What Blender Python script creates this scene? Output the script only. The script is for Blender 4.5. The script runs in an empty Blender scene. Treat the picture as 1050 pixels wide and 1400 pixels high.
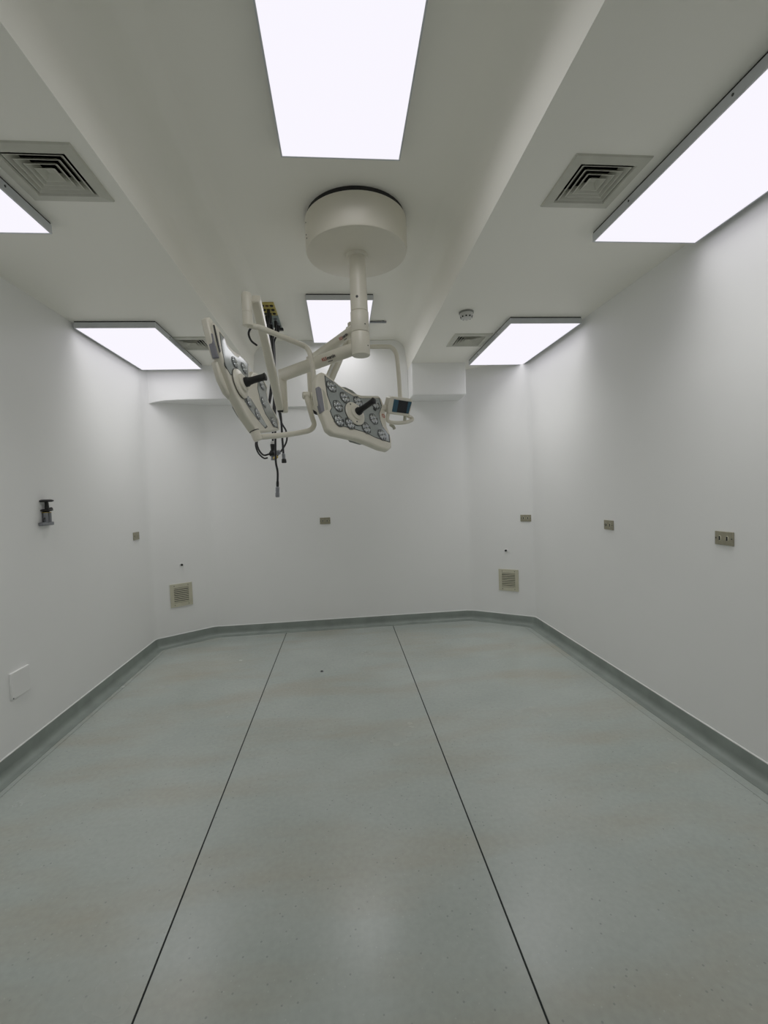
import bpy, bmesh, math, random
from mathutils import Vector, Matrix
random.seed(7)
sc = bpy.context.scene
V = Vector

# ------------------------------------------------------------------ camera
YAW, PITCH, ROLL, FPX, H = 0.093466, -0.044143, -0.038938, 610.0, 1.5
fw = V((math.sin(YAW)*math.cos(PITCH), math.cos(YAW)*math.cos(PITCH), math.sin(PITCH)))
rt0 = V((math.cos(YAW), -math.sin(YAW), 0)); up0 = rt0.cross(fw)
RT = math.cos(ROLL)*rt0 + math.sin(ROLL)*up0
UP = -math.sin(ROLL)*rt0 + math.cos(ROLL)*up0
cam_d = bpy.data.cameras.new('camera'); cam = bpy.data.objects.new('camera', cam_d)
sc.collection.objects.link(cam)
m = Matrix((RT, UP, -fw)).transposed().to_4x4(); m.translation = (0, 0, H)
cam.matrix_world = m
cam_d.sensor_fit = 'VERTICAL'; cam_d.sensor_height = 36.0; cam_d.lens = 36.0*FPX/1400.0
cam_d.clip_start = 0.02
sc.camera = cam

# ------------------------------------------------------------------ light and view
PANEL = 1.0                                   # radiance of the glowing diffusers
WATT = 4.05                                     # downward light of each panel
SPREAD_SIDE, SPREAD_MID = 99, 165             # beam angles of the soffit panels and of the middle panels
wd = bpy.data.worlds.new('world'); sc.world = wd; wd.use_nodes = True
wd.node_tree.nodes['Background'].inputs[0].default_value = (0.5, 0.5, 0.5, 1)
wd.node_tree.nodes['Background'].inputs[1].default_value = 0.05
sc.view_settings.view_transform = 'Standard'; sc.view_settings.look = 'None'
sc.view_settings.gamma = 1.0; sc.view_settings.use_curve_mapping = False
sc.view_settings.exposure = 0.0
try:
    sc.cycles.max_bounces = 16; sc.cycles.diffuse_bounces = 12
except Exception: pass

# ------------------------------------------------------------------ pixel -> place helpers
CAM = V((0, 0, H))
def ray(px, py):
    d = (px-525)*RT - (py-700)*UP + FPX*fw
    return d / d.y
def P(px, py, Y): return CAM + ray(px, py)*Y
def PZ(px, py, z):
    d = ray(px, py); return CAM + d*((z-H)/d.z)
def PP(px, py, c, n):                          # on the plane through c with normal n
    d = ray(px, py); return CAM + d*((c-CAM).dot(n)/d.dot(n))

# ------------------------------------------------------------------ materials
def mat(name, col, rough=0.5, metal=0.0, noise=None, bump=0.0, bscale=200, spec=0.5, emit=None):
    ma = bpy.data.materials.new(name); ma.use_nodes = True
    nt = ma.node_tree; b = nt.nodes['Principled BSDF']
    b.inputs['Base Color'].default_value = (*col, 1); b.inputs['Roughness'].default_value = rough
    b.inputs['Metallic'].default_value = metal; b.inputs['Specular IOR Level'].default_value = spec
    tc = nt.nodes.new('ShaderNodeTexCoord')
    if noise:
        sc_, amt = noise
        n = nt.nodes.new('ShaderNodeTexNoise'); n.inputs['Scale'].default_value = sc_; n.inputs['Detail'].default_value = 5
        nt.links.new(tc.outputs['Object'], n.inputs['Vector'])
        r = nt.nodes.new('ShaderNodeValToRGB')
        r.color_ramp.elements[0].position = 0.3; r.color_ramp.elements[1].position = 0.7
        r.color_ramp.elements[0].color = (*[c*(1-amt) for c in col], 1)
        r.color_ramp.elements[1].color = (*[min(1, c*(1+amt)) for c in col], 1)
        nt.links.new(n.outputs['Fac'], r.inputs['Fac']); nt.links.new(r.outputs['Color'], b.inputs['Base Color'])
    if bump:
        n2 = nt.nodes.new('ShaderNodeTexNoise'); n2.inputs['Scale'].default_value = bscale; n2.inputs['Detail'].default_value = 4
        nt.links.new(tc.outputs['Object'], n2.inputs['Vector'])
        bp = nt.nodes.new('ShaderNodeBump'); bp.inputs['Strength'].default_value = bump; bp.inputs['Distance'].default_value = 0.01
        nt.links.new(n2.outputs['Fac'], bp.inputs['Height']); nt.links.new(bp.outputs['Normal'], b.inputs['Normal'])
    if emit:
        b.inputs['Emission Color'].default_value = (*emit[0], 1); b.inputs['Emission Strength'].default_value = emit[1]
    return ma

M = {}
M['wall'] = mat('wall_paint', (0.872, 0.875, 0.866), 0.45, noise=(1.1, 0.015), bump=0.12, bscale=2.5, spec=0.35)
M['ceil'] = mat('ceiling_paint', (0.925, 0.912, 0.848), 0.55, noise=(1.0, 0.012), bump=0.05, bscale=2.0, spec=0.3)
M['base'] = mat('cove_base_vinyl', (0.235, 0.268, 0.245), 0.4, noise=(7, 0.12), bump=0.06, bscale=15)
M['bead'] = mat('sealant', (0.75, 0.76, 0.74), 0.5, noise=(20, 0.05))
M['under'] = mat('floor_joint', (0.02, 0.025, 0.025), 0.8, noise=(30, 0.2))
M['cream'] = mat('cream_enamel', (0.73, 0.70, 0.605), 0.32, noise=(6, 0.02))
M['creamd'] = mat('cream_plastic', (0.52, 0.51, 0.42), 0.4, noise=(8, 0.03))
M['grip'] = mat('grip_rubber', (0.25, 0.25, 0.28), 0.6, noise=(40, 0.05))
M['black'] = mat('black_plastic', (0.012, 0.012, 0.012), 0.45, noise=(20, 0.2))
M['hose'] = mat('black_hose', (0.014, 0.014, 0.016), 0.4, noise=(20, 0.2))
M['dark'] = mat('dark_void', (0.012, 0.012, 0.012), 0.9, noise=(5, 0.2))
M['frame'] = mat('anodised_frame', (0.62, 0.64, 0.665), 0.4, 0.0, noise=(15, 0.04))
M['gap'] = mat('shadow_gap', (0.03, 0.03, 0.03), 0.8, noise=(15, 0.1))  # near-black colour standing in for the shade in narrow ceiling gaps
M['vent'] = mat('vent_enamel', (0.56, 0.56, 0.49), 0.45, noise=(12, 0.05))
M['wvent'] = mat('ivory_grille', (0.58, 0.56, 0.44), 0.45, noise=(15, 0.04))
M['plate'] = mat('brushed_plate', (0.36, 0.34, 0.255), 0.4, 0.35, noise=(40, 0.08))
M['screw'] = mat('screw', (0.08, 0.08, 0.075), 0.4, 0.6, noise=(80, 0.1))
M['metal'] = mat('grey_metal', (0.25, 0.26, 0.28), 0.35, 0.6, noise=(25, 0.1))
M['glass'] = mat('lamp_glass', (0.36, 0.39, 0.385), 0.1, 0.15, noise=(20, 0.05), spec=0.8)
M['rim'] = mat('dark_seal', (0.02, 0.022, 0.022), 0.4, noise=(20, 0.1))
M['led'] = mat('reflector_chrome', (0.48, 0.50, 0.51), 0.08, 0.95, noise=(60, 0.1))
M['ledd'] = mat('reflector_shade', (0.20, 0.21, 0.21), 0.2, 0.5, noise=(90, 0.3))
M['backc'] = mat('back_cover', (0.25, 0.26, 0.24), 0.4, noise=(10, 0.05))
M['yellow'] = mat('yellow_plate', (0.52, 0.43, 0.12), 0.5, noise=(20, 0.08))
M['teal'] = mat('grey_green_plate', (0.30, 0.36, 0.35), 0.45, noise=(20, 0.08))
M['brown'] = mat('brown_socket', (0.10, 0.05, 0.02), 0.5, noise=(30, 0.1))
M['red'] = mat('red_print', (0.45, 0.06, 0.03), 0.5, noise=(30, 0.05))
M['ink'] = mat('black_print', (0.03, 0.025, 0.03), 0.5, noise=(30, 0.05))
M['screen'] = mat('display_glass', (0.012, 0.014, 0.018), 0.12, noise=(10, 0.1))
M['scrblue'] = mat('display_keys', (0.035, 0.10, 0.15), 0.2, noise=(10, 0.05))
M['detector'] = mat('detector_plastic', (0.62, 0.62, 0.60), 0.45, noise=(10, 0.03))
M['patch'] = mat('cover_plate_paint', (0.84, 0.84, 0.83), 0.5, noise=(3, 0.01))
M['brass'] = mat('brass', (0.5, 0.38, 0.1), 0.35, 0.6, noise=(30, 0.1))

# diffuser panel: the lamps give off the room's light
ma = bpy.data.materials.new('light_diffuser'); ma.use_nodes = True
nt = ma.node_tree; nt.nodes.clear()
em = nt.nodes.new('ShaderNodeEmission'); em.inputs[0].default_value = (0.95, 0.925, 1.0, 1); em.inputs[1].default_value = PANEL
ou = nt.nodes.new('ShaderNodeOutputMaterial'); nt.links.new(em.outputs[0], ou.inputs[0])
M['emit'] = ma

# floor sheet: speckled grey-green vinyl with brownish scuffs
ma = bpy.data.materials.new('speckled_vinyl'); ma.use_nodes = True
nt = ma.node_tree; b = nt.nodes['Principled BSDF']; L = nt.links.new
tc = nt.nodes.new('ShaderNodeTexCoord')
def nz(scale, detail=4, mapscale=None, off=(0, 0, 0)):
    n = nt.nodes.new('ShaderNodeTexNoise'); n.inputs['Scale'].default_value = scale; n.inputs['Detail'].default_value = detail
    mp = nt.nodes.new('ShaderNodeMapping'); mp.inputs['Scale'].default_value = mapscale or (1, 1, 1); mp.inputs['Location'].default_value = off
    L(tc.outputs['Object'], mp.inputs['Vector']); L(mp.outputs['Vector'], n.inputs['Vector']); return n
def ramp(src, p0, p1, c0, c1):
    r = nt.nodes.new('ShaderNodeValToRGB'); e = r.color_ramp.elements
    e[0].position, e[1].position = p0, p1; e[0].color = (*c0, 1); e[1].color = (*c1, 1); L(src, r.inputs['Fac']); return r
def mix(fac, a, bb):
    x = nt.nodes.new('ShaderNodeMix'); x.data_type = 'RGBA'
    L(fac, x.inputs['Factor']); L(a, x.inputs['A']); L(bb, x.inputs['B']); return x.outputs['Result']
g = ramp(nz(1.6, 6).outputs['Fac'], 0.2, 0.8, (0.340, 0.380, 0.354), (0.438, 0.470, 0.444))
stain = ramp(nz(1.2, 5, (0.8, 2.6, 1), (3.1, 1.7, 0)).outputs['Fac'], 0.46, 0.92, (0, 0, 0), (1, 1, 1))
bc = nt.nodes.new('ShaderNodeRGB'); bc.outputs[0].default_value = (0.370, 0.340, 0.262, 1)
mot = ramp(nz(45, 3).outputs['Fac'], 0.3, 0.7, (0.955, 0.955, 0.955), (1.035, 1.035, 1.035))
mm = nt.nodes.new('ShaderNodeMix'); mm.data_type = 'RGBA'; mm.blend_type = 'MULTIPLY'; mm.inputs['Factor'].default_value = 1.0
c1 = mix(stain.outputs['Color'], g.outputs['Color'], bc.outputs[0])
vo = nt.nodes.new('ShaderNodeTexVoronoi'); vo.inputs['Scale'].default_value = 33; L(tc.outputs['Object'], vo.inputs['Vector'])
sp = ramp(vo.outputs['Distance'], 0.06, 0.10, (0.4, 0.4, 0.4), (0, 0, 0))
lc = nt.nodes.new('ShaderNodeRGB'); lc.outputs[0].default_value = (0.52, 0.55, 0.52, 1)
L(c1, mm.inputs['A']); L(mot.outputs['Color'], mm.inputs['B']); c1 = mm.outputs['Result']
c2 = mix(sp.outputs['Color'], c1, lc.outputs[0])
vo2 = nt.nodes.new('ShaderNodeTexVoronoi'); vo2.inputs['Scale'].default_value = 26; L(tc.outputs['Object'], vo2.inputs['Vector'])
sp2 = ramp(vo2.outputs['Distance'], 0.07, 0.11, (0.6, 0.6, 0.6), (0, 0, 0))
dc = nt.nodes.new('ShaderNodeRGB'); dc.outputs[0].default_value = (0.22, 0.25, 0.23, 1)
L(mix(sp2.outputs['Color'], c2, dc.outputs[0]), b.inputs['Base Color'])
rr = ramp(nz(2.2, 5, None, (5, 2, 0)).outputs['Fac'], 0.2, 0.8, (0.17, 0.17, 0.17), (0.30, 0.30, 0.30))
L(rr.outputs['Color'], b.inputs['Roughness']); b.inputs['Specular IOR Level'].default_value = 0.5
M['floor'] = ma

# ------------------------------------------------------------------ mesh helpers
COL = sc.collection
def tag(o, label=None, cat=None, group=None, kind=None):
    if label: o['label'] = label
    if cat: o['category'] = cat
    if group: o['group'] = group
    if kind: o['kind'] = kind
    return o
def thing(name, label, cat, loc=(0, 0, 0), rotz=0.0, group=None):
    o = bpy.data.objects.new(name, None); COL.objects.link(o)
    o.empty_display_size = 0.05
    o.location = loc; o.rotation_euler = (0, 0, rotz)
    return tag(o, label, cat, group)
class MB:
    def __init__(s, org=(0, 0, 0)): s.v = []; s.f = []; s.mi = []; s.o = V(org)
    def add(s, vs, fs, mi=0):
        n = len(s.v); s.v += [V(p)-s.o for p in vs]
        s.f += [[i+n for i in f] for f in fs]; s.mi += [mi]*len(fs); return s
    def box(s, lo, hi, mi=0):
        x0, y0, z0 = lo; x1, y1, z1 = hi
        return s.add([(x0,y0,z0),(x1,y0,z0),(x1,y1,z0),(x0,y1,z0),(x0,y0,z1),(x1,y0,z1),(x1,y1,z1),(x0,y1,z1)],
                     [(0,3,2,1),(4,5,6,7),(0,1,5,4),(1,2,6,5),(2,3,7,6),(3,0,4,7)], mi)
    def prism(s, pts, off, mi=0):                 # pts: front polygon, off: extrusion vector
        n = len(pts); off = V(off)
        return s.add([V(p) for p in pts]+[V(p)+off for p in pts],
                     [list(range(n)), list(range(2*n-1, n-1, -1))]+[(i, i+n, (i+1) % n+n, (i+1) % n) for i in range(n)], mi)
    def tube(s, path, r, seg=12, mi=0, caps=True):
        path = [V(p) for p in path]; n = len(path)
        rs = r if isinstance(r, (list, tuple)) else [r]*n
        t = [(path[min(i+1, n-1)]-path[max(i-1, 0)]).normalized() for i in range(n)]
        a = t[0].orthogonal().normalized(); vs = []; fs = []
        for i in range(n):
            a = (a - t[i]*a.dot(t[i])).normalized(); bb = t[i].cross(a)
            for k in range(seg):
                w = 2*math.pi*k/seg; vs.append(path[i]+(a*math.cos(w)+bb*math.sin(w))*rs[i])
        for i in range(n-1):
            for k in range(seg):
                k2 = (k+1) % seg; fs.append((i*seg+k, i*seg+k2, (i+1)*seg+k2, (i+1)*seg+k))
        if caps: fs += [list(range(seg))[::-1], list(range((n-1)*seg, n*seg))]
        return s.add(vs, fs, mi)
    def lathe(s, c, ax, prof, seg=32, mi=0):      # prof: (radius, height along ax)
        c = V(c); ax = V(ax).normalized()
        a = ax.orthogonal().normalized(); bb = ax.cross(a); vs = []; fs = []
        for r, h in prof:
            for k in range(seg):
                w = 2*math.pi*k/seg; vs.append(c+ax*h+(a*math.cos(w)+bb*math.sin(w))*max(r, 1e-4))
        for i in range(len(prof)-1):
            for k in range(seg):
                k2 = (k+1) % seg; fs.append((i*seg+k, i*seg+k2, (i+1)*seg+k2, (i+1)*seg+k))
        fs += [list(range(seg))[::-1], list(range((len(prof)-1)*seg, len(prof)*seg))]
        return s.add(vs, fs, mi)
    def build(s, name, ms, parent=None, smooth=False, bevel=0.0, bseg=2, angle=35, recalc=True):
        me = bpy.data.meshes.new(name); me.from_pydata(s.v, [], s.f); me.update()
        for x in (ms if isinstance(ms, (list, tuple)) else [ms]): me.materials.append(M[x])
        for p_, i in zip(me.polygons, s.mi): p_.material_index = i
        if recalc:
            bm = bmesh.new(); bm.from_mesh(me); bmesh.ops.recalc_face_normals(bm, faces=bm.faces); bm.to_mesh(me); bm.free()
        if smooth:
            for p_ in me.polygons: p_.use_smooth = True
            me.set_sharp_from_angle(angle=math.radians(angle))
        o = bpy.data.objects.new(name, me); COL.objects.link(o)
        if parent: o.parent = parent
        if bevel:
            bv = o.modifiers.new('bevel', 'BEVEL'); bv.width = bevel; bv.segments = bseg; bv.limit_method = 'ANGLE'
            bv.angle_limit = math.radians(40)
            if not smooth:
                for p_ in me.polygons: p_.use_smooth = True
                me.set_sharp_from_angle(angle=math.radians(50))
        return o
def crom(pts, k=8):                                # smooth path through points
    pts = [V(p) for p in pts]; q = [pts[0]*2-pts[1]]+pts+[pts[-1]*2-pts[-2]]; out = []
    for i in range(1, len(q)-2):
        p0, p1, p2, p3 = q[i-1:i+3]
        for j in range(k):
            t = j/k
            out.append(0.5*((2*p1)+(p2-p0)*t+(2*p0-5*p1+4*p2-p3)*t*t+(3*p1-p0-3*p2+p3)*t**3))
    return out+[pts[-1]]
def fillet(pts, r, k=8):                           # straight runs with rounded corners
    pts = [V(p) for p in pts]; out = [pts[0]]
    for i in range(1, len(pts)-1):
        a, c, d = pts[i-1], pts[i], pts[i+1]
        la, ld = (a-c).length, (d-c).length; rr_ = min(r, la*0.49, ld*0.49)
        p, q = c+(a-c).normalized()*rr_, c+(d-c).normalized()*rr_
        for j in range(k+1):
            t = j/k; out.append(p*(1-t)**2+c*2*t*(1-t)+q*t*t)
    return out+[pts[-1]]

# ================================================================== THE SETTING
XL, XR, YB, YR = -1.93, 2.02, 5.0, -0.8
ZS, ZC, ZB = 2.845, 3.175, 2.505                   # soffit, raised ceiling, underside of the bulkheads
SL, SR = -0.885, 0.79                              # edges of the raised middle
YF = 4.70                                          # front of the bulkheads
plan = [V((XL, YR, 0)), V((XL, 4.665, 0)), V((-1.42, YB, 0)), V((1.44, YB, 0)), V((XR, 4.575, 0)), V((XR, YR, 0))]
pth = fillet(plan, 0.055, 8)
def split(names):                                  # cut the plan line in the middle of each rounded corner
    cuts = [0]+[1+i*9+4 for i in range(4)]+[len(pth)-1]
    return [(n, pth[cuts[i]:cuts[i+1]+1]) for i, n in enumerate(names)]
def inward(path):
    out = []
    for i, p in enumerate(path):
        d = (path[min(i+1, len(path)-1)]-path[max(i-1, 0)]).normalized(); out.append(V((d.y, -d.x, 0)))
    return out
NRM = inward(pth)
def nrm_of(p): return NRM[min(range(len(pth)), key=lambda i: (pth[i]-p).length)]
for n, pa in split(['wall_left', 'wall_back_left', 'wall_back', 'wall_back_right', 'wall_right']):
    mb = MB(); vs = []; fs = []
    for p in pa:
        o = nrm_of(p)*-0.08
        vs += [p+V((0, 0, -0.02)), p+V((0, 0, 3.25)), p+o+V((0, 0, -0.02)), p+o+V((0, 0, 3.25))]
    for i in range(len(pa)-1):
        a = i*4; b_ = a+4
        fs += [(a, b_, b_+1, a+1), (a+2, a+3, b_+3, b_+2), (a+1, b_+1, b_+3, a+3)]
    mb.add(vs, fs); tag(mb.build(n, 'wall', smooth=True, recalc=False), kind='structure')
tag(MB().box((XL-0.08, YR-0.08, -0.02), (XR+0.08, YR, 3.25)).build('wall_rear', 'wall'), kind='structure')

# cove base along the walls
prof = [(0.0, 0.100), (0.006, 0.100), (0.0075, 0.096), (0.009, 0.045), (0.014, 0.022), (0.027, 0.009), (0.048, 0.004), (0.075, 0.002), (0.076, -0.01)]
for n, pa in split(['baseboard_left', 'baseboard_back_left', 'baseboard_back', 'baseboard_back_right', 'baseboard_right']):
    vs = []; fs = []; k = len(prof); vb = []; fb = []
    for p in pa:
        o = nrm_of(p)
        wob = 0.003*math.sin(p.x*9+p.y*7)+0.002*math.sin(p.x*23-p.y*17)
        vs += [p+o*d+V((0, 0, z+(wob if z > 0.09 else 0))) for d, z in prof]
        vb += [p+o*d+V((0, 0, z+wob)) for d, z in ((0, 0.099), (0.0055, 0.0995), (0.0045, 0.104), (0, 0.106))]
    for i in range(len(pa)-1):
        for j in range(k-1): fs.append((i*k+j, (i+1)*k+j, (i+1)*k+j+1, i*k+j+1))
        for j in range(3): fb.append((i*4+j, (i+1)*4+j, (i+1)*4+j+1, i*4+j+1))
    mb = MB().add(vs, fs); o = tag(mb.build(n, 'base', smooth=True), kind='structure')
    MB().add(vb, fb).build('sealant_bead', 'bead', o, smooth=True)

# floor: dark screed under welded vinyl sheets
fl = tag(MB().box((XL-0.05, YR, -0.05), (XR+0.05, YB+0.05, -0.004)).build('floor', 'under'), kind='structure')
J1, J2 = -0.665, 0.513
def sheet(x0, x1, y1, name='vinyl_sheet', cut=None):
    pts = [(x0, YR, 0), (x1, YR, 0), (x1, y1, 0), (x0, y1, 0)] if not cut else cut
    MB().prism([V(p) for p in pts], (0, 0, -0.0035)).build(name, 'floor', fl)
SLm, SRm = -1.824, 1.893
sheet(0, 0, 0, cut=[(SLm+0.001, YR, 0), (J1-0.0035, YR, 0), (J1-0.0035, 4.99, 0), (-1.40, 4.99, 0), (SLm+0.001, 4.66, 0)])
sheet(J1+0.0035, J2-0.0035, 4.99)
sheet(0, 0, 0, cut=[(J2+0.0035, YR, 0), (SRm-0.001, YR, 0), (SRm-0.001, 4.66, 0), (1.42, 4.99, 0), (J2+0.0035, 4.99, 0)])
sheet(0, 0, 0, 'cove_strip', [(XL, YR, 0), (SLm-0.001, YR, 0), (SLm-0.001, 4.66, 0), (XL, 4.60, 0)])
sheet(0, 0, 0, 'cove_strip', [(SRm+0.001, YR, 0), (XR, YR, 0), (XR, 4.60, 0), (SRm+0.001, 4.66, 0)])

# ceiling: raised middle between two soffits, vent openings left free
VENTS = [(1.178, 1.955), (-1.118, 1.985), (1.205, 4.005), (-1.225, 4.045)]
HALF = 0.128
def flat_with_holes(mb, x0, x1, y0, y1, z, holes):
    xs = sorted({x0, x1, *[h[0]-HALF for h in holes], *[h[0]+HALF for h in holes]})
    ys = sorted({y0, y1, *[h[1]-HALF for h in holes], *[h[1]+HALF for h in holes]})
    for i in range(len(xs)-1):
        for j in range(len(ys)-1):
            cx, cy = (xs[i]+xs[i+1])/2, (ys[j]+ys[j+1])/2
            if any(abs(cx-h[0]) < HALF and abs(cy-h[1]) < HALF for h in holes): continue
            mb.add([(xs[i], ys[j], z), (xs[i], ys[j+1], z), (xs[i+1], ys[j+1], z), (xs[i+1], ys[j], z)], [(0, 1, 2, 3)])
mb = MB()
flat_with_holes(mb, XL, SL, YR, YB+0.02, ZS, [v for v in VENTS if v[0] < 0])
flat_with_holes(mb, SR, XR, YR, YB+0.02, ZS, [v for v in VENTS if v[0] > 0])
pf = [(SL, ZS)]
R1 = 0.14
for j in range(13):
    a = math.pi/2*j/12; pf.append((SL+0.015+R1-R1*math.cos(a), ZC-0.048-R1+R1*math.sin(a)))
for dx, dz in ((-0.050, 0.0005), (-0.034, 0.003), (-0.020, 0.010), (0.0, 0.024), (0.020, 0.037), (0.034, 0.0445), (0.050, 0.048)): pf.append((-0.640+dx, ZC-0.048+dz))
for j in range(13):
    a = math.pi/2*(1-j/12); pf.append((SR-0.02-R1+R1*math.cos(a), ZC-R1+R1*math.sin(a)))
pf.append((SR, ZS))
mb.add([(x, y, z) for x, z in pf for y in (YR, YB)], [(2*i, 2*i+1, 2*i+3, 2*i+2) for i in range(len(pf)-1)])
tag(mb.build('ceiling', 'ceil', smooth=True, angle=50, recalc=False), kind='structure')
# bulkheads across the back
prb = [(XL-0.02, 2.440), (-1.90, 2.460), (-1.86, 2.474), (-1.80, 2.488), (-1.72, 2.498), (-1.60, 2.503), (-1.45, ZB), (SL, ZB), (SL, ZS+0.01), (XL-0.02, ZS+0.01)]
tag(MB().prism([(x, YF, z) for x, z in prb], (0, YB-YF+0.02, 0)).build('trim_1', 'wall', bevel=0.008), kind='structure')
tag(MB().box((SR, YF, ZB), (1.372, YB+0.02, ZS+0.01)).build('trim_2', 'wall', bevel=0.012), kind='structure')
tag(MB().box((SL, 4.965, 2.466), (SR, YB+0.02, ZC)).build('trim_3', 'wall', bevel=0.006), kind='structure')

# ================================================================== CEILING LIGHTS
def light(x0, x1, y0, y1, zc, zd, label):
    cx, cy = (x0+x1)/2, (y0+y1)/2
    t = thing('ceiling_light', label, 'light', (cx, cy, zc), group='flat ceiling light panels')
    hx, hy = (x1-x0)/2, (y1-y0)/2; d = zd-zc; f = 0.007
    mb = MB()
    for lo, hi in (((-hx-f, -hy-f), (hx+f, -hy)), ((-hx-f, hy), (hx+f, hy+f)), ((-hx-f, -hy), (-hx, hy)), ((hx, -hy), (hx+f, hy))):
        mb.box((lo[0], lo[1], d-0.002), (hi[0], hi[1], -0.009))
    fr = mb.build('frame', 'frame', t)
    MB().box((-hx-0.004, -hy-0.004, -0.0085), (hx+0.004, hy+0.004, 0)).build('gap_shade_tray', 'gap', t)  # painted near-black as the shadow line between frame and ceiling
    MB().add([(-hx, -hy, d), (-hx, hy, d), (hx, hy, d), (hx, -hy, d)], [(0, 1, 2, 3)]).build('diffuser', 'emit', t, recalc=False)
    ld = bpy.data.lights.new('panel_light', 'AREA'); ld.shape = 'RECTANGLE'; ld.size = 2*hx-0.01; ld.size_y = 2*hy-0.01
    ld.energy = WATT*(4*hx*hy/0.66); ld.spread = math.radians(SPREAD_MID if zc == ZC else SPREAD_SIDE); ld.color = (1.0, 0.99, 0.985)
    lo_ = bpy.data.objects.new('panel_light', ld); COL.objects.link(lo_); lo_.parent = t; lo_.location = (0, 0, d-0.0015)
    sx = hx+f if cx < 0 else -hx-f
    for yy in (-0.28, 0.28):
        MB().lathe((sx, yy, d*0.55), (1 if cx < 0 else -1, 0, 0), [(0.005, -0.002), (0.005, 0.002), (0.003, 0.003)], 10).build('screw', 'screw', fr)
    return t
ZD = 2.797
light(1.405, 1.982, 1.175, 2.325, ZS, ZD, 'large glowing ceiling panel at the upper right, cut off by the right picture edge')
light(1.395, 1.972, 3.483, 4.630, ZS, ZD, 'glowing ceiling panel beside the smoke detector, above the right wall')
light(-1.905, -1.330, 1.175, 2.322, ZS, ZD, 'glowing ceiling panel at the left picture edge beside the large square vent')
light(-1.900, -1.335, 3.543, 4.652, ZS, ZD, 'glowing ceiling panel above the left wall near the back left corner')
light(-0.212, 0.350, 1.125, 2.240, ZC, 3.127, 'largest glowing ceiling panel at the top centre, in front of the round mount')
light(-0.220, 0.334, 3.835, 4.890, ZC, 3.127, 'small-looking glowing ceiling panel behind the surgical lamp column')

# ================================================================== CEILING VENTS
def ring(mb, a0, z0, a1, z1, th=0.003):
    # sloped square ring: lower edge half size a0 at z0, upper edge half size a1 at z1
    for k in range(4):
        c, s = [(1, 0), (0, 1), (-1, 0), (0, -1)][k]
        def q(u, w, z): return (u*c-w*s, u*s+w*c, z)
        mb.add([q(a0, -a0, z0), q(a0, a0, z0), q(a1, a1, z1), q(a1, -a1, z1),
                q(a0-th, -a0+th, z0), q(a0-th, a0-th, z0), q(a1-th, a1-th, z1), q(a1-th, -a1+th, z1)],
               [(0, 1, 2, 3), (4, 7, 6, 5), (0, 4, 5, 1), (2, 6, 7, 3)])
def vent(x, y, label):
    t = thing('ceiling_vent', label, 'vent', (x, y, ZS), group='square four way ceiling vents')
    mb = MB(); a, h = 0.168, 0.118
    for k in range(4):
        c, s = [(1, 0), (0, 1), (-1, 0), (0, -1)][k]
        def q(u, w, z): return (u*c-w*s, u*s+w*c, z)
        mb.add([q(a, -a, 0), q(a, a, 0), q(a-0.004, a-0.004, -0.007), q(a-0.004, -a+0.004, -0.007),
                q(h+0.006, h+0.006, -0.011), q(h+0.006, -h-0.006, -0.011), q(h, h, -0.004), q(h, -h, -0.004), q(h, h, 0.05), q(h, -h, 0.05)],
               [(0, 1, 2, 3), (3, 2, 4, 5), (5, 4, 6, 7), (7, 6, 8, 9)])
    mb.build('frame', 'vent', t)
    for i, a0 in enumerate((0.111, 0.087, 0.063)):
        mb = MB(); ring(mb, a0, -0.008, a0-0.031, 0.021); mb.build('blade', 'vent', t)
    mb = MB(); ring(mb, 0.039, -0.008, 0.012, 0.014); mb.box((-0.013, -0.013, 0.010), (0.013, 0.013, 0.014)); mb.build('centre_plate', 'vent', t)
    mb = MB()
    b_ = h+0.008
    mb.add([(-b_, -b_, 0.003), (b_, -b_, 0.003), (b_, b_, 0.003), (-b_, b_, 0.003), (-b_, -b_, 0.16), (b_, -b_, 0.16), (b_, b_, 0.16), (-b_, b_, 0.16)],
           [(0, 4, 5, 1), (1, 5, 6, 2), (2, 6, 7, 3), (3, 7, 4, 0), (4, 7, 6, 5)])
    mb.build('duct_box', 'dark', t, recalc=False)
vent(*VENTS[0], 'large square ceiling vent beside the big right light panel')
vent(*VENTS[1], 'large square ceiling vent at the left picture edge')
vent(*VENTS[2], 'small-looking square ceiling vent just behind the smoke detector')
vent(*VENTS[3], 'far left square ceiling vent partly hidden by the tilted lamp head')

# smoke detector
t = thing('smoke_detector', 'small white round smoke detector on the right soffit', 'detector', (1.005, 3.38, ZS))
MB().lathe((0, 0, 0), (0, 0, -1), [(0.056, 0), (0.056, 0.010), (0.05, 0.012)], 28).build('base_ring', 'backc', t, smooth=True)
MB().lathe((0, 0, 0), (0, 0, -1), [(0.05, 0.012), (0.05, 0.030), (0.044, 0.042), (0.034, 0.048)], 28).build('body', 'detector', t, smooth=True)
for k in range(10):
    a = 2*math.pi*k/10
    MB().lathe((0.043*math.cos(a), 0.043*math.sin(a), -0.040), (math.cos(a), math.sin(a), -0.5), [(0.006, -0.004), (0.006, 0.003)], 8).build('slot', 'dark', t)

# slim bar on the raised ceiling
t = thing('ceiling_rail', 'short slim grey bar on the ceiling beside the lamp column', 'rail', (0.40, 4.42, ZC))
MB().box((-0.10, -0.012, -0.018), (0.11, 0.012, -0.006)).build('bar', 'metal', t, bevel=0.003)
for x in (-0.07, 0.08): MB().box((x-0.008, -0.008, -0.006), (x+0.008, 0.008, 0)).build('standoff', 'metal', t)

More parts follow.
